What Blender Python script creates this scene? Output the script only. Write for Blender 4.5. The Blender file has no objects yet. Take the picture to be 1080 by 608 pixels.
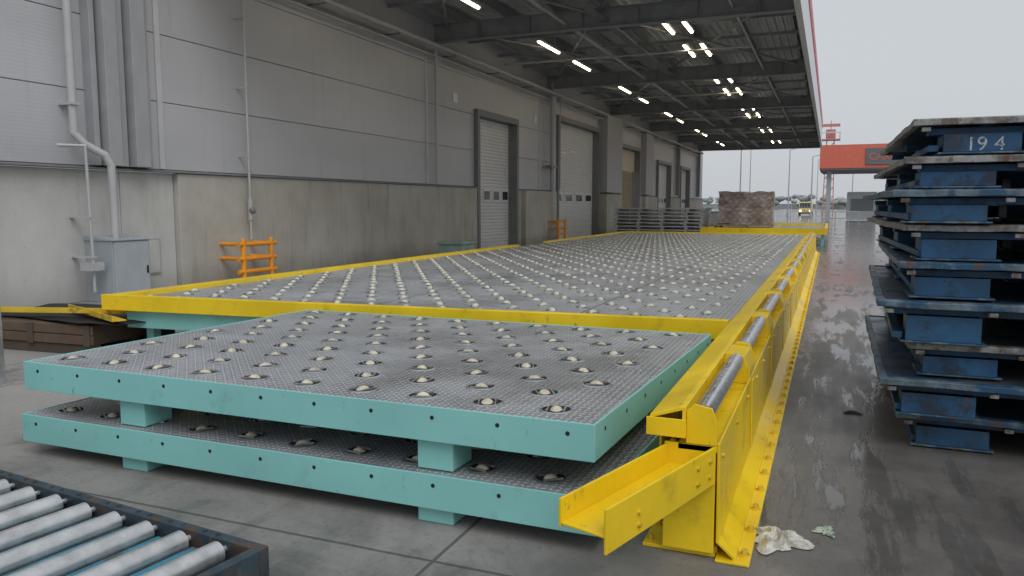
import bpy, math, random
from mathutils import Vector, Matrix, noise
random.seed(7)
S=bpy.context.scene
S.view_settings.view_transform='Standard'
S.view_settings.look='None'
S.view_settings.exposure=0
# ------------------------------------------------------------ helpers
class MB:
    def __init__(s): s.v=[];s.f=[];s.m=[];s.s=[];s.M=None
    def add(s,vs,fs,mi=0,sm=False):
        o=len(s.v)
        if s.M is not None: vs=[tuple(s.M@Vector(p)) for p in vs]
        s.v+=list(vs)
        for f in fs: s.f.append(tuple(i+o for i in f)); s.m.append(mi); s.s.append(sm)
    def box(s,x0,x1,y0,y1,z0,z1,mi=0):
        s.add([(x0,y0,z0),(x1,y0,z0),(x1,y1,z0),(x0,y1,z0),(x0,y0,z1),(x1,y0,z1),(x1,y1,z1),(x0,y1,z1)],
              [(0,3,2,1),(4,5,6,7),(0,1,5,4),(1,2,6,5),(2,3,7,6),(3,0,4,7)],mi)
    def cyl(s,p0,p1,r,seg=12,mi=0,r1=None,cap=True,capmi=None):
        p0=Vector(p0);p1=Vector(p1);d=(p1-p0).normalized()
        a=Vector((0,0,1)) if abs(d.z)<.9 else Vector((1,0,0))
        u=d.cross(a).normalized();w=d.cross(u).normalized()
        if r1 is None:r1=r
        vs=[]
        for k in range(seg):
            t=2*math.pi*k/seg;c=u*math.cos(t)+w*math.sin(t)
            vs.append(tuple(p0+c*r));vs.append(tuple(p1+c*r1))
        fs=[(2*k,2*((k+1)%seg),2*((k+1)%seg)+1,2*k+1) for k in range(seg)]
        s.add(vs,[f[::-1] for f in fs],mi,True)
        if cap:
            cm=mi if capmi is None else capmi
            s.add(vs,[tuple(2*k for k in range(seg)),tuple(2*k+1 for k in range(seg))[::-1]],cm)
    def prism(s,prof,a0,a1,mi=0,axis='y'):
        n=len(prof)
        if axis=='y': vs=[(x,a0,z) for x,z in prof]+[(x,a1,z) for x,z in prof]
        elif axis=='x': vs=[(a0,y,z) for y,z in prof]+[(a1,y,z) for y,z in prof]
        else: vs=[(x,y,a0) for x,y in prof]+[(x,y,a1) for x,y in prof]
        fs=[(k,(k+1)%n,(k+1)%n+n,k+n) for k in range(n)]
        fs+=[tuple(range(n))[::-1],tuple(range(n,2*n))]
        s.add(vs,fs,mi)
    def pipe(s,pts,r,seg=10,mi=0):
        for a,b in zip(pts[:-1],pts[1:]): s.cyl(a,b,r,seg,mi)
        for p in pts[1:-1]: s.sph(p,r*1.02,8,6,mi)
    def sph(s,c,r,nu=10,nv=6,mi=0,rs=(1,1,1)):
        vs=[];fs=[]
        for j in range(nv+1):
            ph=math.pi*j/nv
            for i in range(nu):
                th=2*math.pi*i/nu
                vs.append((c[0]+r*rs[0]*math.sin(ph)*math.cos(th),c[1]+r*rs[1]*math.sin(ph)*math.sin(th),c[2]+r*rs[2]*math.cos(ph)))
        for j in range(nv):
            for i in range(nu):
                a=j*nu+i;b=j*nu+(i+1)%nu
                fs.append((a,a+nu,b+nu,b))
        s.add(vs,fs,mi,True)
    def obj(s,name,mats,parent=None,bevel=0,recalc=True):
        me=bpy.data.meshes.new(name);me.from_pydata(s.v,[],s.f)
        for m in mats: me.materials.append(m)
        me.polygons.foreach_set('material_index',s.m)
        me.polygons.foreach_set('use_smooth',s.s)
        if recalc:
            import bmesh
            bm=bmesh.new();bm.from_mesh(me);bmesh.ops.recalc_face_normals(bm,faces=bm.faces);bm.to_mesh(me);bm.free()
        me.update()
        o=bpy.data.objects.new(name,me);S.collection.objects.link(o)
        if parent: o.parent=parent
        if bevel:
            b=o.modifiers.new('bevel','BEVEL');b.width=bevel;b.segments=2;b.limit_method='ANGLE';b.angle_limit=math.radians(50)
            b.use_clamp_overlap=True
        return o
def empty(name):
    e=bpy.data.objects.new(name,None);S.collection.objects.link(e);e.empty_display_size=.2;return e

class NT:
    def __init__(s,name):
        s.m=bpy.data.materials.new(name);s.m.use_nodes=True;s.t=s.m.node_tree;s.n=s.t.nodes;s.l=s.t.links
        s.b=s.n['Principled BSDF']
    def new(s,t): return s.n.new(t)
    def set(s,sock,v):
        if isinstance(v,bpy.types.NodeSocket): s.l.new(v,sock)
        elif v is not None: sock.default_value=v
    def pos(s):
        return s.new('ShaderNodeNewGeometry').outputs['Position']
    def mapping(s,v,scale=(1,1,1),loc=(0,0,0),rot=(0,0,0)):
        n=s.new('ShaderNodeMapping');s.l.new(v,n.inputs[0]);n.inputs['Scale'].default_value=scale;n.inputs['Location'].default_value=loc;n.inputs['Rotation'].default_value=rot
        return n.outputs[0]
    def noise(s,v,scale=5,detail=4,rough=.55,dist=0):
        n=s.new('ShaderNodeTexNoise');s.l.new(v,n.inputs['Vector']);n.inputs['Scale'].default_value=scale;n.inputs['Detail'].default_value=detail
        n.inputs['Roughness'].default_value=rough;n.inputs['Distortion'].default_value=dist
        return n.outputs['Fac']
    def math(s,op,a,b=None,c=None,clamp=False):
        n=s.new('ShaderNodeMath');n.operation=op;n.use_clamp=clamp
        s.set(n.inputs[0],a)
        if b is not None:s.set(n.inputs[1],b)
        if c is not None:s.set(n.inputs[2],c)
        return n.outputs[0]
    def ramp(s,v,a,b,lo=0,hi=1):
        n=s.new('ShaderNodeMapRange');n.interpolation_type='SMOOTHSTEP';s.set(n.inputs[0],v)
        for i,x in zip((1,2,3,4),(a,b,lo,hi)): s.set(n.inputs[i],x)
        return n.outputs[0]
    def mix(s,f,a,b):
        n=s.new('ShaderNodeMix');n.data_type='RGBA';s.set(n.inputs[0],f)
        s.set(n.inputs[6],a if isinstance(a,bpy.types.NodeSocket) else (*a[:3],1));s.set(n.inputs[7],b if isinstance(b,bpy.types.NodeSocket) else (*b[:3],1))
        return n.outputs[2]
    def fmix(s,f,a,b):
        n=s.new('ShaderNodeMix');n.data_type='FLOAT';s.set(n.inputs[0],f);s.set(n.inputs[2],a);s.set(n.inputs[3],b);return n.outputs[0]
    def sep(s,v):
        n=s.new('ShaderNodeSeparateXYZ');s.l.new(v,n.inputs[0]);return n.outputs
    def bump(s,h,strength=.3,dist=.01):
        n=s.new('ShaderNodeBump');n.inputs['Strength'].default_value=strength;n.inputs['Distance'].default_value=dist;s.l.new(h,n.inputs['Height'])
        s.l.new(n.outputs[0],s.b.inputs['Normal'])
    def fin(s,col=None,rough=None,metal=None):
        if col is not None: s.set(s.b.inputs['Base Color'],col if isinstance(col,bpy.types.NodeSocket) else (*col[:3],1))
        if rough is not None: s.set(s.b.inputs['Roughness'],rough)
        if metal is not None: s.set(s.b.inputs['Metallic'],metal)
        return s.m
def sc(c,k): return tuple(min(1,x*k) for x in c)
def mat(name,col,rough=.5,metal=0,var=.15,scale=3,bump=0,dirt=0,dcol=(.06,.055,.05),dscale=2,dlo=.52,dhi=.7,fine=40,rvar=.12,dirt2=None):
    t=NT(name);p=t.pos()
    n=t.noise(p,scale,4)
    c=t.mix(t.ramp(n,.3,.7),sc(col,1-var),sc(col,1+var))
    n2=t.noise(p,fine,3)
    c=t.mix(t.math('MULTIPLY',t.ramp(n2,.45,.75),var*.9),c,sc(col,.55))
    if dirt:
        n3=t.noise(p,dscale,7,.65)
        c=t.mix(t.math('MULTIPLY',t.ramp(n3,dlo,dhi),dirt),c,dcol)
    if dirt2:
        n4=t.noise(t.mapping(p,(1,1,.5),(5,3,1)),dirt2[1],7,.7)
        c=t.mix(t.math('MULTIPLY',t.ramp(n4,dirt2[2],dirt2[2]+.08),dirt2[3]),c,dirt2[0])
    r=t.ramp(n,.3,.7,max(.03,rough-rvar),min(1,rough+rvar))
    if bump: t.bump(n2,bump,.004)
    return t.fin(c,r,metal)

# ------------------------------------------------------------ materials
yellow=mat('yellow_paint',(.86,.60,.012),.38,0,.08,1.5,.12,.5,(.30,.19,.02),3.5,.55,.75,dirt2=((.16,.12,.05),9,.60,.6))
yellow_worn=mat('yellow_paint_worn',(.72,.50,.03),.45,0,.15,3,.2,.7,(.10,.08,.05),6,.5,.68)
teal=mat('teal_paint',(.25,.575,.55),.40,0,.06,1.2,.08,.5,(.15,.27,.25),4,.57,.8,dirt2=((.10,.12,.11),11,.63,.6))
galv=mat('galvanised_steel',(.50,.52,.53),.38,.8,.15,7,.15,.3,(.22,.21,.2),3)
roller_m=mat('steel_roller',(.60,.61,.62),.34,.7,.12,9,.05,.35,(.26,.23,.20),8,.5,.75)
black=mat('black_rubber',(.015,.015,.016),.7)
hole_shade=mat('painted_recess_shade',(.016,.016,.017),.9)  # near-black colour carries the shade inside cutouts and bolt holes
cream=mat('cream_caster',(.60,.55,.42),.5,0,.2,30,0,.6,(.24,.20,.14),9,.48,.68)
cream2=mat('cream_caster_deck',(.60,.58,.49),.5,0,.2,30,0,.5,(.26,.23,.17),9,.48,.68)
conveyor_blue=mat('worn_blue_paint',(.04,.19,.27),.5,0,.25,6,.3,.8,(.09,.075,.06),7,.47,.64)
conveyor_frame=mat('rusty_dark_frame',(.04,.065,.085),.6,.2,.3,8,.5,.9,(.10,.065,.045),9,.5,.64,dirt2=((.16,.085,.045),12,.58,.8))
rust=(.11,.055,.03)
pal_blue=mat('pallet_blue',(.014,.078,.175),.5,0,.3,3,.3,.8,(.018,.026,.038),5,.48,.62,dirt2=(rust,8,.60,.7))
pal_rim=mat('pallet_worn_rim',(.11,.16,.20),.5,.25,.35,9,.35,.95,(.02,.075,.15),6,.47,.56,fine=70,dirt2=(rust,9,.56,.8))
pal_rim2=mat('pallet_rusty_rim',(.26,.27,.27),.5,.3,.3,12,.35,.85,(.10,.08,.065),7,.46,.6,fine=70,dirt2=(rust,10,.54,.8))
pal_deck=mat('pallet_deck_sheet',(.05,.10,.16),.4,.3,.3,3,.3,.8,(.12,.11,.1),3,.45,.6)
lgrey=mat('light_grey_metal',(.56,.565,.575),.5,.05,.06,2,.05,.25,(.35,.34,.33),1.5)
pipe_m=mat('grey_pipe',(.46,.465,.475),.5,.05,.06,2,.05,.3,(.30,.29,.28),1.5)
shutter_m=mat('shutter_slats',(.68,.685,.69),.5,0,.04,2,.05,.2,(.45,.44,.43),1.5)
dgrey=mat('dark_grey_trim',(.20,.205,.215),.5,.1,.1)
mgrey=mat('mid_grey_trim',(.37,.375,.39),.5,.05,.06)
girder=mat('painted_girder',(.25,.265,.275),.55,0,.12)
orange=mat('orange_paint',(.88,.33,.02),.4,0,.08,4,.1,.3,(.25,.1,.03))
white_p=mat('white_paint',(.72,.73,.74),.45,0,.05)
red_p=mat('red_fascia',(.55,.02,.035),.4,0,.05)
brown=mat('brown_cardboard',(.13,.088,.06),.8,0,.25,4,.3,.5,(.05,.04,.03))
wood=mat('pallet_wood',(.32,.22,.13),.75,0,.25,6,.4,.5,(.1,.07,.05))
glass=mat('dark_window_glass',(.03,.035,.04),.08)

def wallmat():
    t=NT('metal_wall_panels');p=t.pos();x,y,z=t.sep(p)
    n=t.noise(t.mapping(p,(1,.25,.6)),.8,3)
    c=t.mix(t.ramp(n,.3,.7),(.46,.465,.49),(.535,.54,.565))
    st=t.noise(t.mapping(p,(1,3,.12)),2.2,6,.65)
    c=t.mix(t.math('MULTIPLY',t.ramp(st,.55,.8),.4),c,(.30,.30,.30))
    # panel-to-panel tone difference
    pz=t.math('FLOOR',t.math('DIVIDE',t.math('SUBTRACT',z,2.28),1.22))
    wn=t.new('ShaderNodeTexWhiteNoise');wn.noise_dimensions='1D';t.l.new(pz,wn.inputs['W'])
    c=t.mix(t.math('MULTIPLY',wn.outputs['Value'],.16),c,(.33,.335,.36))
    rib=t.math('SINE',t.math('MULTIPLY',z,2*math.pi/.06))
    t.bump(rib,.12,.002)
    return t.fin(c,.42,.05)
wall_m=wallmat()
def concmat(name,c0,c1,stain=(.17,.155,.13)):
    t=NT(name);p=t.pos();x,y,z=t.sep(p)
    n=t.noise(p,.7,6,.6);c=t.mix(t.ramp(n,.3,.7),c0,c1)
    n2=t.noise(p,14,6,.7);c=t.mix(t.math('MULTIPLY',t.ramp(n2,.5,.8),.3),c,sc(c0,.6))
    st=t.noise(t.mapping(p,(1,2.5,.25)),1.6,7,.7)
    c=t.mix(t.math('MULTIPLY',t.ramp(st,.5,.72),.5),c,stain)
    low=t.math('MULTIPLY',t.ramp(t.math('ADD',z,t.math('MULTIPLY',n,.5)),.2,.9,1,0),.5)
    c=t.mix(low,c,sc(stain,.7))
    vo=t.new('ShaderNodeTexVoronoi');t.l.new(p,vo.inputs['Vector']);vo.inputs['Scale'].default_value=5
    c=t.mix(t.ramp(vo.outputs['Distance'],.03,.05,.6,0),c,sc(stain,.35))
    t.bump(n2,.25,.006)
    return t.fin(c,.85,0)
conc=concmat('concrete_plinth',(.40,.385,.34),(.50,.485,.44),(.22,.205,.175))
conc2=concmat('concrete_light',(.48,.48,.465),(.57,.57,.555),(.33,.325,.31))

def groundmat():
    t=NT('wet_concrete_ground');p=t.pos();x,y,z=t.sep(p)
    big=t.noise(p,.35,5,.6); med=t.noise(p,1.7,6,.65,.4); fine=t.noise(p,28,4,.7)
    streak=t.noise(t.mapping(p,(3.4,.45,1)),1.4,7,.65,.2)
    xx=t.math('ADD',x,t.math('MULTIPLY',t.math('SUBTRACT',med,.5),2.2))
    wetx=t.ramp(xx,-1.2,.1)
    yy=t.math('ADD',y,t.math('MULTIPLY',t.math('SUBTRACT',med,.5),2.0))
    wety=t.ramp(yy,3.6,2.2,0,.8)
    far=t.ramp(y,74,82)
    wet=t.math('MAXIMUM',t.math('MAXIMUM',wetx,wety),far)
    dry=t.mix(t.ramp(big,.3,.7),(.25,.24,.228),(.33,.32,.307))
    wetc=t.mix(t.ramp(med,.3,.7),(.085,.08,.076),(.155,.147,.14))
    c=t.mix(wet,dry,wetc)
    c=t.mix(t.math('MULTIPLY',t.ramp(fine,.5,.8),.5),c,(.05,.046,.042))
    blot=t.noise(p,.9,7,.7)
    c=t.mix(t.math('MULTIPLY',t.ramp(blot,.55,.68),.55),c,(.05,.046,.042))
    # pale salt / spill flecks
    fl=t.noise(t.mapping(p,(1,1,1),(9,2,0)),7,6,.75)
    c=t.mix(t.math('MULTIPLY',t.ramp(fl,.64,.7),.35),c,(.34,.33,.31))
    pm=t.math('ADD',t.math('MULTIPLY',streak,.6),t.math('MULTIPLY',big,.4))
    pm=t.math('ADD',pm,t.ramp(y,5,18,-.03,.06))
    pud=t.math('MULTIPLY',t.ramp(pm,.48,.53),wet)
    c=t.mix(t.math('MULTIPLY',pud,.4),c,(.06,.057,.054))
    def joint(v,period,off,w):
        m=t.math('PINGPONG',t.math('ADD',v,off),period/2)
        return t.ramp(m,w,w*1.8,1,0)
    wob=t.math('MULTIPLY',t.math('SUBTRACT',med,.5),.02)
    j=t.math('MAXIMUM',joint(t.math('ADD',y,wob),6.0,3.05,.007),joint(t.math('ADD',x,wob),6,1.6,.007))
    c=t.mix(t.math('MULTIPLY',j,.7),c,(.04,.037,.034))
    r=t.fmix(wet,.78,.40)
    r=t.math('ADD',r,t.math('MULTIPLY',t.ramp(streak,.3,.7,.08,-.12),wet))
    r=t.fmix(pud,r,.13)
    h=t.math('MULTIPLY',t.math('ADD',t.math('MULTIPLY',fine,.6),t.math('MULTIPLY',med,1.0)),t.math('SUBTRACT',1.0,t.math('MULTIPLY',pud,.85)))
    h=t.math('SUBTRACT',h,t.math('MULTIPLY',j,.6))
    t.bump(h,.4,.008)
    return t.fin(c,r,0)
ground_m=groundmat()

def platemat(name,c0,c1,s=.028,seam=None,lc=(.80,.82,.84)):
    t=NT(name);p=t.pos()
    px,py,pz=t.sep(p)
    u=t.math('DIVIDE',px,s);v=t.math('DIVIDE',py,s)
    fu=t.math('SUBTRACT',t.math('FRACT',u),.5);fv=t.math('SUBTRACT',t.math('FRACT',v),.5)
    par=t.math('MODULO',t.math('ABSOLUTE',t.math('ADD',t.math('FLOOR',u),t.math('FLOOR',v))),2.0)
    a=t.math('ADD',fu,fv);b=t.math('SUBTRACT',fu,fv)
    s1=t.fmix(par,a,b);s2=t.fmix(par,b,a)
    e=t.math('ADD',t.math('POWER',t.math('ABSOLUTE',t.math('DIVIDE',s1,.72)),2.0),t.math('POWER',t.math('ABSOLUTE',t.math('DIVIDE',s2,.24)),2.0))
    lo=t.ramp(e,.4,1.0,1,0)
    n=t.noise(p,1.1,6,.65);n2=t.noise(p,14,5)
    c=t.mix(t.ramp(n,.35,.65),c0,c1)
    c=t.mix(t.math('MULTIPLY',t.ramp(n2,.45,.75),.35),c,sc(c0,.5))
    c=t.mix(t.math('MULTIPLY',lo,.8),c,lc)
    n4=t.noise(p,.6,7,.7)
    c=t.mix(t.math('MULTIPLY',t.ramp(n4,.50,.66),.45),c,(.12,.115,.11))
    if seam:
        m=t.math('PINGPONG',t.math('ADD',py,seam[1]),seam[0]/2);m2=t.math('PINGPONG',t.math('ADD',px,seam[3]),seam[2]/2)
        j=t.math('MAXIMUM',t.ramp(m,.006,.012,1,0),t.ramp(m2,.006,.012,1,0))
        c=t.mix(t.math('MULTIPLY',j,.8),c,(.05,.05,.05))
    t.bump(lo,.8,.004)
    return t.fin(c,t.ramp(n,.3,.7,.24,.48),.25)
plate=platemat('checker_plate',(.27,.285,.305),(.36,.375,.40),.036)
plate2=platemat('checker_plate_deck',(.30,.315,.34),(.40,.415,.44),.045,(2.6,1.1,2.1,.0))

def emis(name,col,st):
    m=bpy.data.materials.new(name);m.use_nodes=True;b=m.node_tree.nodes['Principled BSDF']
    b.inputs['Base Color'].default_value=(*col,1);b.inputs['Emission Color'].default_value=(*col,1);b.inputs['Emission Strength'].default_value=st
    return m
lamp_m=emis('lit_tube',(1,.86,.58),11)
glow_m=emis('lit_interior_tube',(1,.85,.6),6)
head_m=emis('headlight',(1,.95,.8),3)

# ------------------------------------------------------------ ground
g=MB();g.add([(-600,-60,0),(900,-60,0),(900,1500,0),(-600,1500,0)],[(0,1,2,3)]);g.obj('ground',[ground_m])

# ------------------------------------------------------------ warehouse
WX=-11.5
wh=empty('warehouse_building')
doors=[(24.7,28.1,4.7,'shutter'),(33.2,39.6,5.4,'shutter'),(44.2,49.0,5.0,'open'),(55.0,59.5,4.6,'shutter'),(64,68,4.6,'shutter')]
TOP=2.2
m=MB()
prev=-6.0
for (a,b,zt,k) in doors+[(76,76,0,'')]:
    e=a
    cuts=[prev]
    for c in (9.95,11.15,16.4,21.7): 
        if prev<c<e: cuts.append(c)
    cuts.append(e)
    for c0,c1 in zip(cuts[:-1],cuts[1:]):
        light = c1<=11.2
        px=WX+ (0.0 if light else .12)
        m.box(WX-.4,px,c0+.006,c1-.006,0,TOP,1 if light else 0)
    prev=b
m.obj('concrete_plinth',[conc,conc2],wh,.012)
m=MB()
zs=[2.26,3.5,4.72,5.94,7.16,9.2]
prev=-6.0
ycuts=[10.9,21.1,31.0,42.0,52.5,61.5]
for (a,b,zt,k) in doors+[(76,76,0,'')]:
    cuts=[prev]+[c for c in ycuts if prev<c<a]+[a]
    for c0,c1 in zip(cuts[:-1],cuts[1:]):
        for z0,z1 in zip(zs[:-1],zs[1:]):
            m.box(WX-.3,WX,c0+.006,c1-.006,z0+.007,z1-.007)
    if b>a:
        m.box(WX-.3,WX,a,b,zt+.02,9.193)
    prev=b
m.box(WX-.32,WX-.03,-6,24.6,2.25,9.1,1)
m.box(WX-.32,WX-.03,28.2,33.1,2.25,7.1,1)
m.box(WX-30,WX-.31,75.9,76.2,0,9.1)
m.obj('wall_panels',[wall_m,dgrey],wh,.006)
m=MB()
prev=-6
for (a,b,zt,k) in doors+[(76,76,0,'')]:
    m.prism([(WX-.05,2.262),(WX+.17,2.235),(WX+.17,2.205),(WX-.05,2.205)],prev,a,0);prev=b
for c in ycuts: 
    if not any(a-.2<c<b+.2 for a,b,_,_ in doors): m.box(WX+.001,WX+.035,c-.06,c+.06,2.27,6.5,1)
for i,(y0,w,d) in enumerate([(9.35,.10,.20),(9.52,.26,.32),(9.86,.12,.22),(10.05,.30,.34),(10.42,.1,.2)]):
    m.box(WX+.001,WX+d,y0,y0+w,2.27,9.1,3)
for y0,y1,h in [(28.7,32.4,2.2)]:
    m.box(WX+.125,WX+.3,y0,y1,0,h,2)
m.box(WX+.002,WX+.5,40.0,43.2,2.3,6.3,3);m.box(WX+.125,WX+.5,40.0,43.2,0,2.2,2)
m.box(WX+.002,WX+.35,50.0,52.2,2.3,6.3,3);m.box(WX+.125,WX+.35,50.0,52.2,0,2.2,2)
m.obj('wall_trim',[dgrey,lgrey,conc,mgrey],wh,.008)
for i,(a,b,zt,k) in enumerate(doors):
    m=MB()
    m.box(WX-.35,WX+.16,a-.2,a-.005,0,zt,0)
    m.box(WX-.35,WX+.16,b+.005,b+.2,0,zt,0)
    m.box(WX-.35,WX+.16,a-.2,b+.2,zt+.003,zt+.22,0)
    if k=='shutter':
        n=int(zt/.12)
        for j in range(n):
            z0=j*zt/n
            m.prism([(WX-.24,z0),(WX-.205,z0+.01),(WX-.2,z0+.06),(WX-.205,z0+zt/n-.01),(WX-.24,z0+zt/n-.001)],a,b,1)
        nw=4
        for w in range(nw):
            yc=a+(b-a)*(w+.5)/nw
            m.box(WX-.2,WX-.17,yc-.36*(b-a)/nw,yc+.36*(b-a)/nw,1.75,2.2,3)
            m.box(WX-.172,WX-.16,yc-.29*(b-a)/nw,yc+.29*(b-a)/nw,1.82,2.13,2)
        m.obj('roller_shutter_door',[dgrey,shutter_m,glass,white_p],wh)
    else:
        m.box(WX-9,WX-8.9,a-2,b+4,0,zt+1,1);m.box(WX-9,WX-.36,b+4,b+4.1,0,zt+1,1)
        m.box(WX-9,WX-.3,a-2,b+4,zt+.8,zt+.9,1);m.box(WX-.26,WX-.2,a,b,3.7,zt,1)
        m.box(WX-6,WX-3,a+1.5,a+1.6,zt-.2,zt-.1,4);m.box(WX-3,WX-1,b,b+.1,zt-.2,zt-.1,4)
        m.obj('open_doorway',[dgrey,cream,glass,white_p,glow_m],wh)
# canopy
CX=-1.05;CY0,CY1=11.3,73.2
m=MB()
n=int((CX-WX)/.25)
for k in range(n):
    x0=WX+k*.25
    m.prism([(x0,7.42),(x0+.10,7.42),(x0+.13,7.48),(x0+.22,7.48),(x0+.25,7.42),(x0+.25,7.55),(x0,7.55)],CY0,CY1,0)
m.obj('canopy_roof_sheet',[mat('roof_underside',(.46,.48,.49),.5,0,.1)],wh)
m=MB()
gy=[11.4,21.6,31.8,42.0,52.2,62.4,72.6]
for y in gy:
    m.box(WX+.05,CX-.02,y-.13,y+.13,6.56,6.585);m.box(WX+.05,CX-.02,y-.12,y+.12,7.07,7.095);m.box(WX+.05,CX-.02,y-.012,y+.012,6.585,7.07)
    for k in range(1,7):
        x=WX+k*1.6; m.box(x-.01,x+.01,y-.11,y+.11,6.59,7.065)
    m.box(WX+.04,WX+.3,y-.15,y+.15,2.4,6.55) if y>60 else None
m.obj('canopy_girders',[girder],wh)
m=MB()
x=WX+.9
while x<CX-.2:
    m.box(x-.05,x+.05,CY0,CY1,7.1,7.12);m.box(x-.05,x+.05,CY0,CY1,7.38,7.4);m.box(x-.008,x+.008,CY0,CY1,7.12,7.38)
    x+=1.55
y=CY0+2.5
while y<CY1:
    if min(abs(y-q) for q in gy)>.6: m.box(WX+.05,CX-.05,y-.04,y+.04,7.0,7.095)
    y+=2.55
for a,b in zip(gy[:-1],gy[1:]):
    for x0,x1 in ((-11,-6.3),(-6.3,-1.4)):
        m.cyl((x0,a,6.95),(x1,b,6.95),.04,6);m.cyl((x1,a,6.99),(x0,b,6.99),.04,6)
m.obj('canopy_purlins_and_bracing',[girder],wh)
m=MB()
m.box(CX,CX+.10,CY0,CY1,6.6,8.3,0)
m.box(CX-.02,CX+.13,CY0,CY1,8.303,8.9,1)
m.box(CX+.101,CX+.18,CY0,CY1,6.5,6.7,0)
m.box(WX,CX-.021,CY1-.05,CY1+.1,6.8,8.6,0)
m.box(WX,CX-.021,CY0-.1,CY0+.05,7.1,8.6,0)
m.box(WX,CX-.03,CY0,CY1,7.56,7.7,2)
m.obj('canopy_fascia',[white_p,red_p,dgrey],wh)
m=MB()
def lamp(x,y,dbl=False):
    for dx in ((-.28,.28) if dbl else (0,)):
        m.box(x+dx-.08,x+dx+.08,y-1.05,y+1.05,6.86,6.93,1)
        m.box(x+dx-.035,x+dx+.035,y-1.0,y+1.0,6.815,6.855,0)
        for s in (-.6,.6): m.box(x+dx-.01,x+dx+.01,y+s-.01,y+s+.01,6.93,7.42,1)
for b0 in (14.6,24.9,35.2,45.4,55.6,65.8):
    lamp(-8.9,b0);lamp(-8.9,b0+3.7)
    lamp(-4.4,b0-1.5,True);lamp(-4.4,b0+2.4,True)
m.obj('canopy_lamps',[lamp_m,lgrey],wh)
m=MB()
m.cyl((WX+.45,8,6.35),(WX+.45,73,6.35),.075,10,0)
m.cyl((WX+.22,8,6.12),(WX+.22,73,6.12),.03,8,0)
y=12
while y<73:
    m.box(WX+.005,WX+.5,y-.03,y+.03,6.24,6.27,1);m.box(WX+.43,WX+.47,y-.03,y+.03,6.27,6.3,1);y+=3.4
m.cyl((WX+.3,31.9,.2),(WX+.3,31.9,6.8),.13,12,0)
m.cyl((WX+.2,21.4,2.3),(WX+.2,21.4,6.3),.05,10,0)
m.cyl((WX+.25,33.0,2.3),(WX+.25,33.0,6.3),.03,8,0)
m.box(WX+.125,WX+.42,31.4,32.1,3.2,3.32,1)
m.cyl((-7.2,CY0,6.75),(-7.2,CY1,6.75),.05,8,0);m.cyl((-2.6,CY0,6.8),(-2.6,CY1,6.8),.035,8,0)
for y in (16,26.5,37,47,57):
    m.cyl((WX+.3,y,6.7),(-2.6,y,6.7),.035,8,0)
m.box(-6.2,-5.95,CY0,CY1,6.72,6.76,1)
m.obj('conduits_and_pipes',[pipe_m,dgrey],wh)
m=MB();m.box(WX+.001,WX+.03,22.9,23.2,4.95,5.25);m.box(WX+.001,WX+.03,30.3,30.6,5.0,5.3);m.obj('door_number_signs',[white_p],wh)

m=MB()
m.pipe([(WX+.22,8.95,9),(WX+.22,8.95,2.75),(WX+.30,9.08,2.58),(WX+.42,9.34,2.42),(WX+.45,9.42,2.25),(WX+.45,9.44,.1)],.065,14,0)
for z in (3.2,6): m.box(WX+.001,WX+.31,8.87,9.03,z,z+.04,0)
m.obj('rainwater_downpipe',[pipe_m,dgrey])
m=MB()
m.pipe([(WX+.2,8.65,2.55),(WX+.45,8.95,2.55),(WX+.45,8.98,.6),(WX+.45,8.98,.2)],.025,8,0)
for z in (.75,1.4): m.box(WX+.001,WX+.49,8.94,9.02,z,z+.03,0)
m.box(WX+.3,WX+.55,8.85,9.1,.55,.68,0)
m.obj('water_standpipe',[pipe_m,dgrey])
m=MB()
m.box(WX+.001,WX+.62,9.2,9.95,.0,1.02,0);m.box(WX+.62,WX+.64,9.23,9.92,.05,1.0,1);m.box(WX-.0+.64,WX+.66,9.86,9.89,.45,.58,2)
m.prism([(WX+.001,1.02),(WX+.66,1.02),(WX+.66,1.04),(WX+.001,1.1)],9.18,9.97,0)
m.obj('electrical_cabinet',[mat('cabinet_grey',(.36,.40,.43),.45,.05,.06),mat('cabinet_door',(.40,.44,.47),.4,.05,.05),black],None,.006)
m=MB();m.box(WX+.001,WX+.03,10.2,10.75,.35,1.0,0);m.box(WX+.03,WX+.04,10.23,10.72,.38,.97,1);m.obj('wall_hatch',[mgrey,conc2],None,.003)
m=MB()
m.pipe([(WX+.24,12.95,9),(WX+.24,12.95,.9)],.028,8,0)
m.cyl((WX+.24,12.95,1.3),(WX+.24,12.95,1.75),.05,10,0);m.sph((WX+.3,12.95,1.5),.07,8,6,1)
for z in (2.6,4,5.4):m.box(WX+.001,WX+.27,12.92,12.98,z,z+.03,0)
m.obj('water_supply_pipe',[pipe_m,dgrey])

def guard(y,s=1.0,h=1.0):
    m=MB();x1=WX+.75*s;x0=WX+.13
    for yy in (y-.45*s,y+.45*s):
        m.cyl((x1,yy,0),(x1,yy,h),.05,12);m.cyl((x1,yy,0),(x1,yy,.015),.11,12)
        for z in (h-.07,h-.36): m.cyl((x0,yy,z),(x1,yy,z),.04,10)
        m.sph((x1,yy,h),.051,10,6)
    for z in (h-.07,h-.36,h-.62): m.cyl((x1,y-.6*s,z),(x1,y+.6*s,z),.048,12)
    m.obj('orange_pipe_guard',[orange])
guard(12.6,.92,.90);guard(31.8,1.0)

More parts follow.
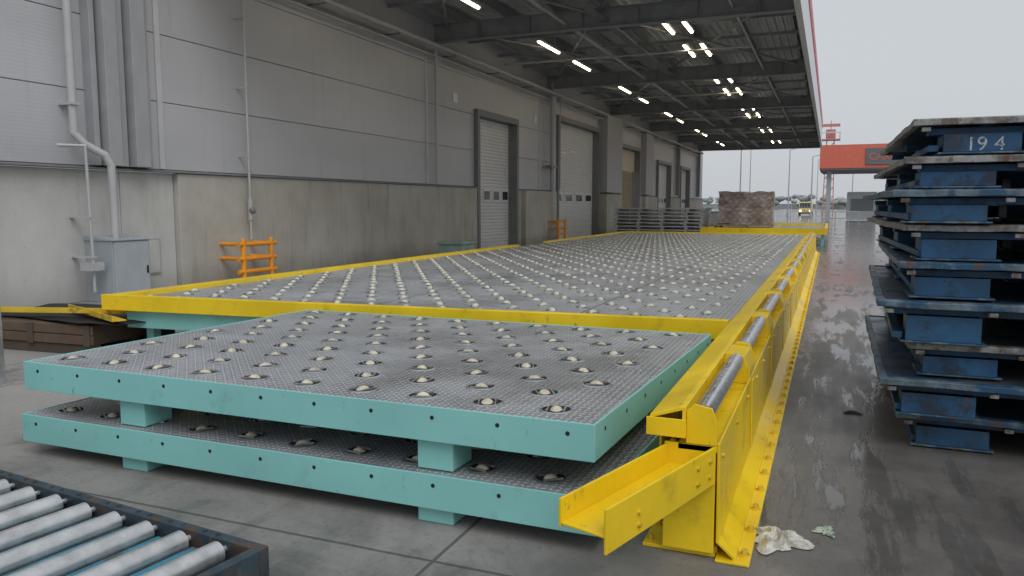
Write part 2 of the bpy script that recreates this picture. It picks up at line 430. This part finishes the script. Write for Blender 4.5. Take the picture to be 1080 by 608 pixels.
# ------------------------------------------------------------ casters
def casters(mb,pts,nu=10,nv=6,rr=.07,k=1.0,dz=-.022):
    for (x,y,z) in pts:
        th=random.uniform(0,math.pi);c,s_=math.cos(th),math.sin(th)
        N=14
        ring=[(x+rr*math.cos(2*math.pi*q/N),y+rr*math.sin(2*math.pi*q/N)) for q in range(N)]
        ring2=[(x+(rr+.014)*math.cos(2*math.pi*q/N),y+(rr+.014)*math.sin(2*math.pi*q/N)) for q in range(N)]
        mb.add([(a,b,z+.002) for a,b in ring],[tuple(range(N))],1)  # flat disc above the plate, coloured as the shaded cutout
        mb.add([(a,b,z+.006) for a,b in ring]+[(a,b,z+.001) for a,b in ring2],[(q,q+N,(q+1)%N+N,(q+1)%N) for q in range(N)],2)
        ax=[(-.05,-.045),(.05,-.045),(.05,-.038),(-.05,-.038)]
        for sy in (0,.083):
            q=[(x+a*c-(b+sy)*s_,y+a*s_+(b+sy)*c) for a,b in ax]
            mb.add([(a,b,z+.002) for a,b in q]+[(a,b,z+.012) for a,b in q],[(4,5,6,7),(0,1,5,4),(1,2,6,5),(2,3,7,6),(3,0,4,7)],2)
        o=len(mb.v)
        MM=mb.M;mb.M=None
        mb.sph((0,0,0),1,nu,nv,0)
        mb.M=MM
        w=random.uniform(.85,1.1)
        for i in range(o,len(mb.v)):
            a,b,d=mb.v[i]
            b=max(-.8,min(.8,b))
            a*=.05*k*w;b*=.040*k;d*=.046*k
            q=(x+a*c-b*s_,y+a*s_+b*c,z+d+dz)
            mb.v[i]=tuple(MM@Vector(q)) if MM is not None else q

# ------------------------------------------------------------ teal modules
def module(x0,x1,y0,y1,zt,shear,footh,footx):
    root=empty('caster_deck_module')
    M=Matrix.Identity(4);M[0][1]=shear;M[0][3]=-shear*y0
    h=.178;zb=zt-h;t=.012
    m=MB();m.M=M
    m.box(x0,x1,y0,y0+t,zb,zt);m.box(x0,x1,y1-t,y1,zb,zt)
    m.box(x0,x0+t,y0+t,y1-t,zb,zt);m.box(x1-t,x1,y0+t,y1-t,zb,zt)
    m.box(x0+.012,x1-.012,y0+t,y0+.07,zb,zb+.008)
    m.box(x1-.07,x1-t,y0+.07,y1-t,zb,zb+.008)
    for k in range(1,5):
        xx=x0+(x1-x0)*k/5;m.box(xx-.04,xx+.04,y0+.08,y1-.08,zb,zt-.03)
    for fx in footx:
        for fy in (y0+.05,(y0+y1)/2-.1,y1-.25):
            m.box(fx-.1,fx+.1,fy,fy+.01,zb-footh,zb-.002);m.box(fx-.1,fx-.09,fy+.01,fy+.2,zb-footh,zb-.002);m.box(fx+.09,fx+.1,fy+.01,fy+.2,zb-footh,zb-.002)
            m.box(fx-.1,fx+.1,fy+.01,fy+.2,zb-footh,zb-footh+.01)
    m.obj('frame',[teal],root,.003)
    m=MB();m.M=M
    n=11
    for k in range(n):
        xx=x0+.13+(x1-x0-.26)*k/(n-1)
        m.cyl((xx,y0+.001,zt-.055),(xx,y0-.0015,zt-.055),.011,12)  # no hole cut: shallow disc painted black like the shade inside one
    for k in range(8):
        yy=y0+.15+(y1-y0-.3)*k/7
        m.cyl((x1-.001,yy,zt-.055),(x1+.0015,yy,zt-.055),.011,12)
    m.obj('bolt_hole_shade_discs',[hole_shade],root)
    m=MB();m.M=M;m.box(x0+.013,x1-.013,y0+.013,y1-.013,zt-.012,zt-.004)
    m.obj('checker_plate',[plate],root)
    m=MB();m.M=M
    pts=[];dy=.30;r=0;y=y0+.19
    while y<y1-.1:
        x=x0+.2+(.185 if r%2 else 0)
        while x<x1-.12: pts.append((x,y,zt-.004));x+=.37
        y+=dy;r+=1
    casters(m,pts,14,10,.072,.95,-.022)
    m.obj('casters',[cream,hole_shade,galv],root)
module(-4.74,-.95,3.3,6.04,.61,.05,.16,(-3.87,-1.80))
module(-4.76,-.93,3.28,6.02,.27,.05,.09,(-3.85,-1.79))

# ------------------------------------------------------------ big deck
dk=empty('caster_deck_platform')
DX0,DX1,DY1,DZ=-7.1,-.745,28.0,.61
SL=.095;YR=6.55
def fy(x): return YR-(DX1-x)*SL
m=MB()
m.add([(DX0+.1,fy(DX0)+.05,DZ),(DX1,fy(DX1)+.05,DZ),(DX1,DY1,DZ),(DX0+.1,DY1,DZ)],[(0,1,2,3)]);m.obj('deck_plate',[plate2],dk)
def fprism(xa,xb,d0,d1,z0,z1,mi=0):
    m.add([(xa,fy(xa)+d0,z0),(xb,fy(xb)+d0,z0),(xb,fy(xb)+d1,z0),(xa,fy(xa)+d1,z0),(xa,fy(xa)+d0,z1),(xb,fy(xb)+d0,z1),(xb,fy(xb)+d1,z1),(xa,fy(xa)+d1,z1)],
              [(0,3,2,1),(4,5,6,7),(0,1,5,4),(1,2,6,5),(2,3,7,6),(3,0,4,7)],mi)
m=MB()
fprism(DX0-.09,DX1,-.03,.05,.49,.655)
m.box(DX0-.05,DX0+.1,fy(DX0)+.07,17.5,.53,.655);m.box(DX0+.02,DX0+.1,19.4,DY1,.53,.655)
m.box(DX0+.1,DX1,DY1,DY1+.08,.5,.66)
m.box(DX0-.20,DX0-.05,fy(DX0)+.07,17.5,.53,.56)
m.obj('yellow_edge_frame',[yellow],dk,.005)
m=MB()
fprism(DX0+.15,DX1-.05,.06,.16,.3,.488);m.box(DX0+.05,DX0+.13,6.5,DY1-.1,.33,.52)
x=DX0+.25
while x<DX1:
    y=fy(x)+.3
    while y<DY1:
        m.box(x-.05,x+.05,y-.05,y+.05,0,.5);m.box(x-.1,x+.1,y-.1,y+.1,0.001,.014);y+=2.6
    x+=1.2
y=7.2
while y<DY1:
    m.box(DX0+.15,DX1-.05,y-.04,y+.04,.42,.585);y+=1.3
m.obj('teal_support_frame',[teal],dk)
m=MB();pts=[];y=6.2;r=0
while y<DY1-.15:
    x=DX0+.3+(.2 if r%2 else 0)
    while x<DX1-.15:
        if y>fy(x)+.18: pts.append((x,y,DZ))
        x+=.40
    y+=.32;r+=1
casters(m,pts,8,6,.06,1.0,-.012)
m.obj('casters',[cream2,hole_shade,galv],dk)

# ------------------------------------------------------------ roller guide rail
gr=empty('roller_guide_rail')
RY0,RY1=3.42,28.1
m=MB()
m.prism([(-.735,.585),(-.725,.655),(-.59,.70),(-.565,.70),(-.565,.56),(-.58,.56),(-.58,.685),(-.71,.642),(-.72,.585)],RY0,RY1)
m.box(-.60,-.425,RY0+.02,RY1,.50,.53)
m.prism([(-.425,.545),(-.412,.545),(-.405,.09),(-.33,.03),(-.33,.0),(-.345,.0),(-.345,.02),(-.42,.085)],RY0+.02,RY1)
m.box(-.72,-.708,RY0+.2,RY1,.12,.58)
m.box(-.74,-.56,RY0-.008,RY0,.56,.645)
pitch=1.74
y=RY0
rollers=[]
while y+pitch<RY1+.2:
    g0=y+pitch-.40
    for yy in (y+.02,g0):
        m.prism([(-.563,.531),(-.427,.531),(-.427,.64),(-.45,.70),(-.53,.715),(-.563,.68)],yy,yy+.014)
    m.prism([(-.563,.531),(-.415,.531),(-.415,.60),(-.445,.69),(-.563,.698)],g0+.05,y+pitch-.02)
    rollers.append((y+.04,g0-.005))
    m.box(-.66,-.46,y+.12,y+.135,.02,.499);m.box(-.66,-.645,y+.135,y+.28,.02,.499)
    m.box(-.76,-.425,y+.05,y+.33,.001,.018)
    # vertical splice plate
    m.prism([(-.411,.52),(-.404,.52),(-.397,.10),(-.404,.10)],y+pitch-.26,y+pitch-.12)
    y+=pitch
m.box(-.42,-.27,RY0-.0,RY1,.0015,.014)
m.obj('yellow_rail_body',[yellow],gr,.003)
m=MB()
for a,b in rollers:
    m.cyl((-.492,a,.668),(-.492,b,.668),.045,24,0);m.cyl((-.492,a-.012,.668),(-.492,b+.012,.668),.012,8,1)
m.obj('rollers',[mat('rail_roller_steel',(.60,.61,.62),.28,.7,.1,9,.05,.4,(.3,.28,.25),8),galv],gr)
m=MB();y=RY0+.1;k=0
while y<RY1:
    m.cyl((-.30,y,.013),(-.30,y,.04),.016,6,0);m.cyl((-.30,y,.012),(-.30,y,.018),.026,10,0)
    if k%2==0: m.cyl((-.413,y,.47),(-.400,y,.47),.012,6,0)
    y+=.29;k+=1
for (x,y) in ((-.73,3.52),(-.73,3.70),(-.43,3.50)):
    m.cyl((x,y,.015),(x,y,.045),.014,6,0)
m.obj('bolts',[yellow_worn],gr)
m=MB()
L=[(-.88,2.62),(-.62,3.52)];R=[(-.70,2.56),(-.44,3.44)]
def seg(a,b,th,z0,z1):
    d=(Vector((b[0]-a[0],b[1]-a[1])).normalized());n=Vector((-d.y,d.x))*th
    m.add([(a[0],a[1],z0),(b[0],b[1],z0),(b[0]+n.x,b[1]+n.y,z0),(a[0]+n.x,a[1]+n.y,z0),(a[0],a[1],z1),(b[0],b[1],z1),(b[0]+n.x,b[1]+n.y,z1),(a[0]+n.x,a[1]+n.y,z1)],
          [(0,3,2,1),(4,5,6,7),(0,1,5,4),(1,2,6,5),(2,3,7,6),(3,0,4,7)])
seg(L[0],L[1],.012,.41,.52);seg(R[0],R[1],-.012,.36,.53)
m.add([(L[0][0],L[0][1],.42),(R[0][0],R[0][1],.42),(R[1][0],R[1][1],.42),(L[1][0],L[1][1],.42),(L[0][0],L[0][1],.43),(R[0][0],R[0][1],.43),(R[1][0],R[1][1],.43),(L[1][0],L[1][1],.43)],
      [(0,3,2,1),(4,5,6,7),(0,1,5,4),(1,2,6,5),(2,3,7,6),(3,0,4,7)])
m.box(-.66,-.43,3.44,3.455,.03,.53);m.box(-.445,-.43,3.455,3.7,.03,.52)
m.obj('lead_in_channel',[yellow],gr,.003)
m=MB()
for (t_,z) in ((.25,.45),(.25,.40),(.8,.48),(.8,.41),(.93,.48),(.93,.41)):
    x=R[0][0]+(R[1][0]-R[0][0])*t_;y=R[0][1]+(R[1][1]-R[0][1])*t_
    m.cyl((x+.010,y-.003,z),(x+.022,y-.007,z),.010,6)
m.obj('channel_bolts',[yellow_worn],gr)

# ------------------------------------------------------------ steel pallet stack (right)
rng=random.Random(3)
ztops=[.24,.49,.72,1.00,1.24,1.48,1.70,1.91,2.14]
xoff=[.46,.34,.50,.30,.42,.44,.36,.42,.46]
yoff=[5.60,5.45,5.55,5.42,5.5,5.55,5.45,5.52,5.5]
for i,zt in enumerate(ztops):
    root=empty('steel_cargo_pallet')
    prevz=0 if i==0 else ztops[i-1]
    W,D=2.5,3.15
    yaw=math.radians(rng.uniform(-1.6,1.6))
    M=Matrix.Translation((xoff[i],yoff[i],0))@Matrix.Rotation(yaw,4,'Z')
    m=MB();m.M=M
    m.box(.03,W-.03,.03,D-.03,zt-.014,zt-.006,2)
    def rim(p0,p1,inn):
        N=40;vs=[]
        for k in range(N+1):
            t=k/N;px=p0[0]+(p1[0]-p0[0])*t;py=p0[1]+(p1[1]-p0[1])*t
            dz=.009*noise.noise(Vector((px*1.6,py*1.6,i*3.1)))+.004*noise.noise(Vector((px*8,py*8,i)))
            dd=.010*noise.noise(Vector((px*3,py*3,i*5.7+2)))
            ox,oy=inn
            for (o,z) in ((0+dd,zt-.004+dz),(.010+dd,zt+dz),(.045,zt+dz*.5+.004),(.045,zt-.042),(0+dd,zt-.042+dz)):
                vs.append((px+ox*o,py+oy*o,z))
        fs=[];Q=5
        for k in range(N):
            for q in range(Q):
                fs.append((k*Q+q,k*Q+(q+1)%Q,(k+1)*Q+(q+1)%Q,(k+1)*Q+q))
        fs+= [tuple(range(Q)),tuple(N*Q+q for q in range(Q))[::-1]]
        m.add(vs,fs,1 if i not in (8,7,5,2) else 3)
    rim((0,0),(W,0),(0,1));rim((0,.046),(0,D),(1,0));rim((.046,D),(W,D),(0,-1));rim((W,.046),(W,D-.046),(-1,0))
    zb=zt-.05
    for yy in (.12,D/2,D-.25): m.box(.1,W-.1,yy,yy+.12,zb-.045,zb-.002,0)
    sh=rng.uniform(-.08,.08)
    for fx in (.12+max(-.02,sh),.92+sh,1.75+sh):
        for fy_ in (.06,D/2-.12,D-.36):
            m.box(fx,fx+.42,fy_,fy_+.012,prevz+.023,zb-.046,0);m.box(fx,fx+.42,fy_+.288,fy_+.30,prevz+.023,zb-.046,0)
            m.box(fx,fx+.012,fy_+.013,fy_+.287,prevz+.023,zb-.046,0);m.box(fx+.408,fx+.42,fy_+.013,fy_+.287,prevz+.023,zb-.046,0)
            m.box(fx-.03,fx+.45,fy_-.01,fy_+.31,prevz+.010,prevz+.022,1)
    m.box(.10,.16,.1,D-.1,prevz+.03,prevz+.07,0);m.box(1.1,1.2,.1,D-.1,prevz+.03,prevz+.07,0)
    for bx in (.05,.62,1.45,2.3): m.box(bx,bx+.05,.012,.05,zb-.03,zb-.003,3)
    m.obj('pallet_body',[pal_blue,pal_rim,pal_deck,pal_rim2],root,.003)
    if i==8:
        cu=bpy.data.curves.new('stencil','FONT');cu.body='19 4';cu.size=.12;cu.extrude=.0005
        to=bpy.data.objects.new('stencil_number',cu);S.collection.objects.link(to)
        to.parent=root;to.rotation_euler=(math.pi/2,0,yaw);to.location=M@Vector((.24+max(-.02,sh),.058,zb-.15))
        cu.materials.append(mat('faded_stencil',(.42,.47,.52),.6,0,.2,20,0,1,(.03,.10,.20),25,.53,.62))

# ------------------------------------------------------------ roller conveyor bottom left
rc=empty('roller_conveyor')
ang=math.radians(-6)
M=Matrix.Translation((-2.08,2.43,0))@Matrix.Rotation(ang,4,'Z')
m=MB();m.M=M
Lc=3.6;Dc=1.7;zt=.21
m.box(-Lc,0,-.05,0,zt-.14,zt);m.box(-Lc,0,-.12,-.05,zt-.14,zt-.13);m.box(-.05,0,-Dc,-.051,zt-.14,zt);m.box(-Lc,-.051,-Dc,-Dc+.05,zt-.14,zt)
m.box(-.051-.09,-.051,-Dc+.05,-.12,zt-.06,zt-.052)
for k in range(4):
    for yy in (-.2,-Dc+.15): m.box(-.2-k*1.05,-.12-k*1.05,yy,yy+.08,0,zt-.141)
m.obj('frame',[conveyor_frame],rc,.006)
m=MB();m.M=M;m2=MB();m2.M=M;m3=MB();m3.M=M
x=-.20
while x>-Lc+.1:
    m.cyl((x,-.09,zt-.035),(x,-Dc+.08,zt-.035),.047,24,0)
    m.cyl((x,-.05,zt-.035),(x,-.09,zt-.035),.014,8,0)
    m2.box(x-.165,x-.055,-.06-.02,-Dc+.06,zt-.065,zt-.05)
    for q in (.04,.12): m3.cyl((x-.03-q,-.025,zt-.001),(x-.03-q,-.025,zt+.006),.010,8)
    x-=.22
m.obj('rollers',[roller_m],rc);m2.obj('blue_slats',[conveyor_blue],rc,.003);m3.obj('rivets',[conveyor_frame],rc)
# ------------------------------------------------------------ crate & bars, left
m=MB()
m.M=Matrix.Translation((-8.1,6.2,0))@Matrix.Rotation(math.radians(4),4,'Z')
m.box(-1.0,.85,-.45,.75,.11,.33,0)
for yy in (-.45,.1,.65): m.box(-1.0,.85,yy,yy+.1,.0,.108,1)
for z in (.115,.225): m.box(-1.02,.87,-.475,-.451,z,z+.10,0)
for x in (-.9,-.05,.75): m.box(x,x+.09,-.49,-.4755,.10,.335,1)
m.obj('wooden_crate',[brown,mat('dark_wood',(.09,.065,.048),.8)],None,.006)
m=MB();N=14
vs=[];fs=[]
for j in range(N):
    for i in range(N):
        u=i/(N-1);v=j/(N-1)
        vs.append((-9.1+u*2.3+.1*math.sin(v*5),5.8+v*1.1+.08*math.sin(u*6),.345+.035*abs(noise.noise(Vector((u*4,v*4,2))))+.02*u))
for j in range(N-1):
    for i in range(N-1): fs.append((j*N+i,j*N+i+1,(j+1)*N+i+1,(j+1)*N+i))
m.add(vs,fs,0,True);ob=m.obj('black_rubber_sheet',[black]);so=ob.modifiers.new('s','SOLIDIFY');so.thickness=.008
def bar(p0,p1,w=.05,h=.06):
    m=MB();p0=Vector(p0);p1=Vector(p1);d=(p1-p0);L_=d.length
    q=d.to_track_quat('X','Z').to_matrix().to_4x4();m.M=Matrix.Translation(p0)@q
    m.box(0,L_,-w,w,0,.012);m.box(0,L_,-w,-w+.012,.012,h);m.obj('yellow_steel_bar',[yellow_worn],None,.002)
bar((-8.75,5.75,.41),(-6.35,6.2,.45));bar((-8.1,6.3,.41),(-6.75,5.75,.41),.07)
m=MB();m.box(-6.95,-6.75,4.4,4.6,0,.012);m.box(-6.9,-6.79,4.44,4.56,.012,1.28);m.box(-6.905,-6.785,4.435,4.565,1.28,1.295)
m.obj('steel_bollard_post',[galv],None,.004)
m=MB();m.box(-9.8,-9.1,18.6,19.4,.0,.55);m.box(-9.85,-9.05,18.55,19.45,.551,.62);m.obj('equipment_box',[mat('pale_green',(.3,.42,.38),.5)],None,.02)

# ------------------------------------------------------------ mid-distance
al=mat('aluminium_pallet',(.55,.56,.57),.45,.25,.15,4,.1,.4,(.22,.22,.22))
root=empty('flat_pallet_stack')
m=MB()
for k in range(9):
    z=.02+k*.165;o=random.uniform(-.06,.06)
    m.box(-9.6+o,-5.3+o,36,38.4,z+.10,z+.15,0)
    for xx in (-9.5,-8.4,-7.3,-6.2,-5.5): m.box(xx+o,xx+.14+o,36.02,38.3,z,z+.099,0)
    m.box(-9.5+o,-5.4+o,36.3,36.4,z+.03,z+.06,1)
m.obj('pallet_layers',[al,dgrey],root)
root=empty('caster_deck_platform');m=MB()
m.box(-4.9,-.2,33,42,.56,.6,2);m.box(-5.0,-.1,32.9,33,.45,.70,0);m.box(-.2,-.08,33.001,42,.5,.72,0);m.box(-5.02,-4.9,33.001,42,.5,.66,0);m.box(-5,-.08,42,42.1,.5,.7,0)
for xx in (-4.8,-3.2,-1.6,-.3):
    for yy in (33.2,36,39,41.7): m.box(xx,xx+.1,yy,yy+.1,0,.56,1)
m.obj('deck_body',[yellow,teal,plate2],root)
def wrapmat():
    t=NT('netted_load');p=t.pos();x,y,z=t.sep(p)
    n=t.noise(p,3,4,.6);c=t.mix(t.ramp(n,.35,.65),(.22,.165,.135),(.36,.29,.24))
    w=t.noise(t.mapping(p,(1,1,4)),1.3,4,.6,1.0);c=t.mix(t.math('MULTIPLY',t.ramp(w,.5,.62),.6),c,(.52,.49,.46))
    s_=t.math('ADD',x,y)
    a=t.math('PINGPONG',t.math('ADD',s_,z),.16);b=t.math('PINGPONG',t.math('SUBTRACT',s_,z),.16)
    net=t.math('MAXIMUM',t.ramp(a,.014,.03,1,0),t.ramp(b,.014,.03,1,0))
    c=t.mix(t.math('MULTIPLY',net,.7),c,(.13,.11,.10))
    t.bump(w,.3,.02);return t.fin(c,.4)
wm=wrapmat()
m=MB();m.M=Matrix.Translation((-3.6,37.2,.6))@Matrix.Rotation(.06,4,'Z')
m.box(-1.25,1.25,-1,1,.08,.16,1)
for xx in (-1.2,-.05,1.1): m.box(xx,xx+.1,-1,1,.0,.079,1)
N=22
def side(f):
    vs=[];fs=[]
    for j in range(N):
        for i in range(N):
            q=Vector(f(i/(N-1),j/(N-1)))
            d=noise.noise_vector(q*1.8)*.10+noise.noise_vector(q*6)*.012
            vs.append((q.x+d.x,q.y+d.y,max(.165,q.z+d.z)))
    for j in range(N-1):
        for i in range(N-1): fs.append((j*N+i,j*N+i+1,(j+1)*N+i+1,(j+1)*N+i))
    m.add(vs,fs,0,True)
a,b,h0,h1=1.18,.95,.17,1.6
side(lambda u,v:(-a+2*a*u,-b,h0+(h1-h0)*v));side(lambda u,v:(-a+2*a*u,b,h0+(h1-h0)*v))
side(lambda u,v:(-a,-b+2*b*u,h0+(h1-h0)*v));side(lambda u,v:(a,-b+2*b*u,h0+(h1-h0)*v));side(lambda u,v:(-a+2*a*u,-b+2*b*v,h1))
m.obj('netted_cargo_load',[wm,wood])
for (x,y,w,h) in ((-9,60,1.2,1.1),(-7.2,62,1.6,1.5)):
    m=MB();m.box(x,x+w,y,y+1.2,.14,h);m.box(x-.05,x+w+.05,y-.05,y+1.25,h,h+.06,1)
    for k in (0,.5,1): m.box(x+(w-.1)*k,x+(w-.1)*k+.1,y,y+1.2,0,.14,1)
    m.obj('transport_box',[lgrey,dgrey],None,.02)

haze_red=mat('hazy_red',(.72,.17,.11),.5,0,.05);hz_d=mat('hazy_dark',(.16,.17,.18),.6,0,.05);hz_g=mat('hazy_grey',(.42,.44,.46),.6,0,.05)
root=empty('gatehouse_canopy');m=MB()
m.box(-1.2,22,84,96,5.3,7.6,0);m.box(-1.0,21.8,84.2,95.8,5.15,5.3,2)
m.box(3.0,6.6,83.9,83.995,5.6,7.2,1)
for xx in (-.5,7,14,21):
    for yy in (85,95): m.box(xx,xx+.45,yy,yy+.45,0,5.15,2)
m.box(1.6,4.3,87,93,.15,3.0,2);m.box(1.9,4.0,86.95,86.99,1.1,2.3,1)
m.obj('gate_structure',[haze_red,hz_d,hz_g],root)
cu=bpy.data.curves.new('t','FONT');cu.body='CARGO';cu.size=.95;cu.extrude=.01;to=bpy.data.objects.new('sign_letters',cu);S.collection.objects.link(to)
to.parent=root;to.rotation_euler=(math.pi/2,0,0);to.location=(3.25,83.88,6.05);cu.materials.append(haze_red)
m=MB();TXx,TYy=-.5,150;H=16.6
for sx in(-1,1):
    for sy in (-1,1): m.cyl((TXx+sx*.9,TYy+sy*.9,0),(TXx+sx*.6,TYy+sy*.6,H-3.5),.09,6,0)
for k in range(8):
    z=k*1.6;w=.9-.3*z/13;w2=.9-.3*(z+1.6)/13
    for sy in (-1,1):
        m.cyl((TXx-w,TYy+sy*w,z),(TXx+w2,TYy+sy*w2,z+1.6),.05,5,k%2);m.cyl((TXx+w,TYy+sy*w,z),(TXx-w,TYy+sy*w,z),.05,5,k%2)
m.box(TXx-1.6,TXx+1.6,TYy-1.2,TYy+1.2,H-3.5,H-3.3,0)
for xx in (-1.5,-.5,.5,1.5):m.box(TXx+xx-.06,TXx+xx+.06,TYy-1.2,TYy-1.1,H-3.3,H-2.1,0)
m.box(TXx-1.6,TXx+1.6,TYy-1.22,TYy-1.1,H-2.3,H-2.1,1);m.box(TXx-.8,TXx+.8,TYy-.6,TYy+.6,H-3.3,H-1.6,0);m.box(TXx-1.5,TXx+1.5,TYy-.2,TYy+.1,H-1.1,H-.6,0);m.cyl((TXx,TYy,H-1.6),(TXx,TYy,H),.07,6,0)
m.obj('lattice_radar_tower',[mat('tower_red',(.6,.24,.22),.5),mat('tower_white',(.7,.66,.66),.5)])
m=MB();yf=112
x=-40
while x<0:
    m.cyl((x,yf,0),(x,yf,2.8),.05,6);x+=2.5
for z in (.2,1.4,2.6): m.cyl((-40,yf,z),(0,yf,z),.03,5)
x=-40
while x<0: m.box(x-.012,x+.012,yf-.01,yf+.01,.1,2.6);x+=.35
m.obj('perimeter_fence',[hz_g])
for (x,y,h) in ((-11,105,11),(-6,125,10),(-2.6,118,8.5),(4,175,12),(-14,150,12),(-3,190,12)):
    m=MB();m.cyl((x,y,0),(x,y,h),.11,8,0,.06);m.cyl((x,y,h),(x+1.4,y,h+.25),.05,6);m.box(x+1.1,x+1.9,y-.15,y+.15,h+.18,h+.3);m.cyl((x,y,0),(x,y,.5),.2,8);m.obj('street_lamp',[hz_g])
m=MB()
for xx in (-.6,.4,1.4,2.2): m.cyl((xx,70,0),(xx,70,1.1),.04,6)
for z in (.55,1.1): m.cyl((-.6,70,z),(2.2,70,z),.04,6)
m.obj('metal_barrier',[hz_g])
def van(x,y,col,nm,w=2.0,h=2.2):
    root=empty(nm);m=MB()
    prof=[(0,.35),(0,1.0),(.9,1.2),(1.5,h-.1),(2.0,h),(5.0,h),(5.1,.35)]
    m.M=Matrix.Translation((x,y,0));m.prism(prof,-w/2,w/2,0,'x')
    m.prism([(.93,1.25),(1.48,h-.2),(1.5,h-.18),(.97,1.23)],-w/2+.12,w/2-.12,1,'x')
    m.add([(-w/2+.1,.88,1.23),(w/2-.1,.88,1.23),(w/2-.15,1.44,h-.17),(-w/2+.15,1.44,h-.17)],[(0,1,2,3)],1)
    for s in (-1,1):
        m.box(s*w/2-.01,s*w/2+.01,1.5,2.6,1.25,h-.3,1)
        for yy in (.9,4.1): m.cyl((s*(w/2-.2),yy,.36),(s*(w/2+.02),yy,.36),.36,16,2)
        m.cyl((s*(w/2-.3),-.03,.8),(s*(w/2-.3),.05,.8),.16,10,3)
        m.box(s*(w/2+.12)-.1,s*(w/2+.12)+.1,1.2,1.3,1.35,1.6,2)
    m.box(-w/2,w/2,-.08,-.002,.35,.55,2)
    m.obj('body',[col,glass,black,head_m],root,.03)
van(-3.6,128,mat('van_yellow',(.62,.50,.18),.4),'yellow_van')
m=MB()
for k in range(500):
    x=random.uniform(-230,240);y=random.uniform(380,430);h=3.2+3.2*noise.noise(Vector((x*.03,0,1)))+2
    z=random.uniform(.5,1)*h;r=random.uniform(.9,1.8)
    o=len(m.v);m.sph((x,y,z),r,6,4,k%2,(1.3,1,.8))
    for i in range(o,len(m.v)):
        v=m.v[i];d=noise.noise_vector(Vector(v)*.9)*.7;m.v[i]=(v[0]+d.x,v[1]+d.y,v[2]+d.z)
m.box(-230,240,431,432,0,2.5,0)
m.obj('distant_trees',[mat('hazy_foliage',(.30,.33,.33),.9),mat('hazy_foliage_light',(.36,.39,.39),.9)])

# ------------------------------------------------------------ debris
def crumple(name,c,rx,ry,h,m_,seed):
    m=MB();N=40;vs=[];fs=[]
    for j in range(N):
        for i in range(N):
            u=i/(N-1)*2-1;v=j/(N-1)*2-1
            x=u*math.sqrt(1-v*v/2);y=v*math.sqrt(1-u*u/2)
            th=math.atan2(y,x)
            rr=1+.30*math.sin(3*th+seed)+.16*math.sin(7*th+seed*2)+.06*math.sin(13*th)
            d=min(1,math.sqrt(x*x+y*y))
            q=Vector((x*1.6,y*1.6,seed))
            r1=1-abs(noise.noise(q))*2; r2=1-abs(noise.noise(q*2.7+Vector((3,1,0))))*2
            z=h*(1-d**2.5)*max(.05,.25+.45*r1*r1+.25*r2)+.012*(1-abs(noise.noise(q*6)))*(1-d*.7)
            vs.append((c[0]+x*rx*rr,c[1]+y*ry*rr,z+.002))
    for j in range(N-1):
        for i in range(N-1): fs.append((j*N+i,j*N+i+1,(j+1)*N+i+1,(j+1)*N+i))
    m.add(vs,fs,0,False);m.obj(name,[m_])
bagm=mat('dirty_plastic',(.52,.51,.46),.3,0,.25,20,.4,.6,(.24,.21,.17),14,.48,.62)
crumple('plastic_bag',(-.17,3.76,0),.12,.13,.06,bagm,1.3)
crumple('plastic_wrapper',(.04,3.97,0),.045,.06,.012,mat('green_wrapper',(.16,.34,.20),.35,0,.5,30,0,.8,(.45,.45,.42),30,.45,.55),4.1)
crumple('wet_leaf_litter',(.22,6.4,0),.06,.05,.01,mat('scrap',(.05,.045,.035),.8),9.3)

# ------------------------------------------------------------ light, sky, camera
w=bpy.data.worlds.new('World');S.world=w;w.use_nodes=True;nt=w.node_tree
bg=nt.nodes['Background'];sk=nt.nodes.new('ShaderNodeTexSky');sk.sky_type='NISHITA';sk.sun_disc=False
sk.sun_elevation=math.radians(50);sk.sun_rotation=math.radians(135);sk.dust_density=4
hs=nt.nodes.new('ShaderNodeHueSaturation');hs.inputs['Saturation'].default_value=.25;nt.links.new(sk.outputs[0],hs.inputs['Color'])
mx=nt.nodes.new('ShaderNodeMix');mx.data_type='RGBA';mx.inputs[0].default_value=.8;nt.links.new(hs.outputs[0],mx.inputs[6]);mx.inputs[7].default_value=(6.5,6.85,7.25,1)
nt.links.new(mx.outputs[2],bg.inputs['Color']);bg.inputs['Strength'].default_value=.1
sd=Vector((math.sin(math.radians(135))*math.cos(math.radians(50)),math.cos(math.radians(135))*math.cos(math.radians(50)),math.sin(math.radians(50))))
L=bpy.data.lights.new('sun','SUN');L.energy=1.1;L.angle=math.radians(40);L.color=(1,.985,.97)
lo=bpy.data.objects.new('sun',L);S.collection.objects.link(lo);lo.rotation_euler=sd.to_track_quat('Z','Y').to_euler()
cd=bpy.data.cameras.new('camera');cam=bpy.data.objects.new('camera',cd);S.collection.objects.link(cam)
cd.sensor_width=36;cd.lens=27.1;cd.clip_end=3000;cd.clip_start=.05
cam.location=(0,0,1.6);cam.rotation_euler=(math.radians(90-6.1),0,math.radians(22.35));S.camera=cam
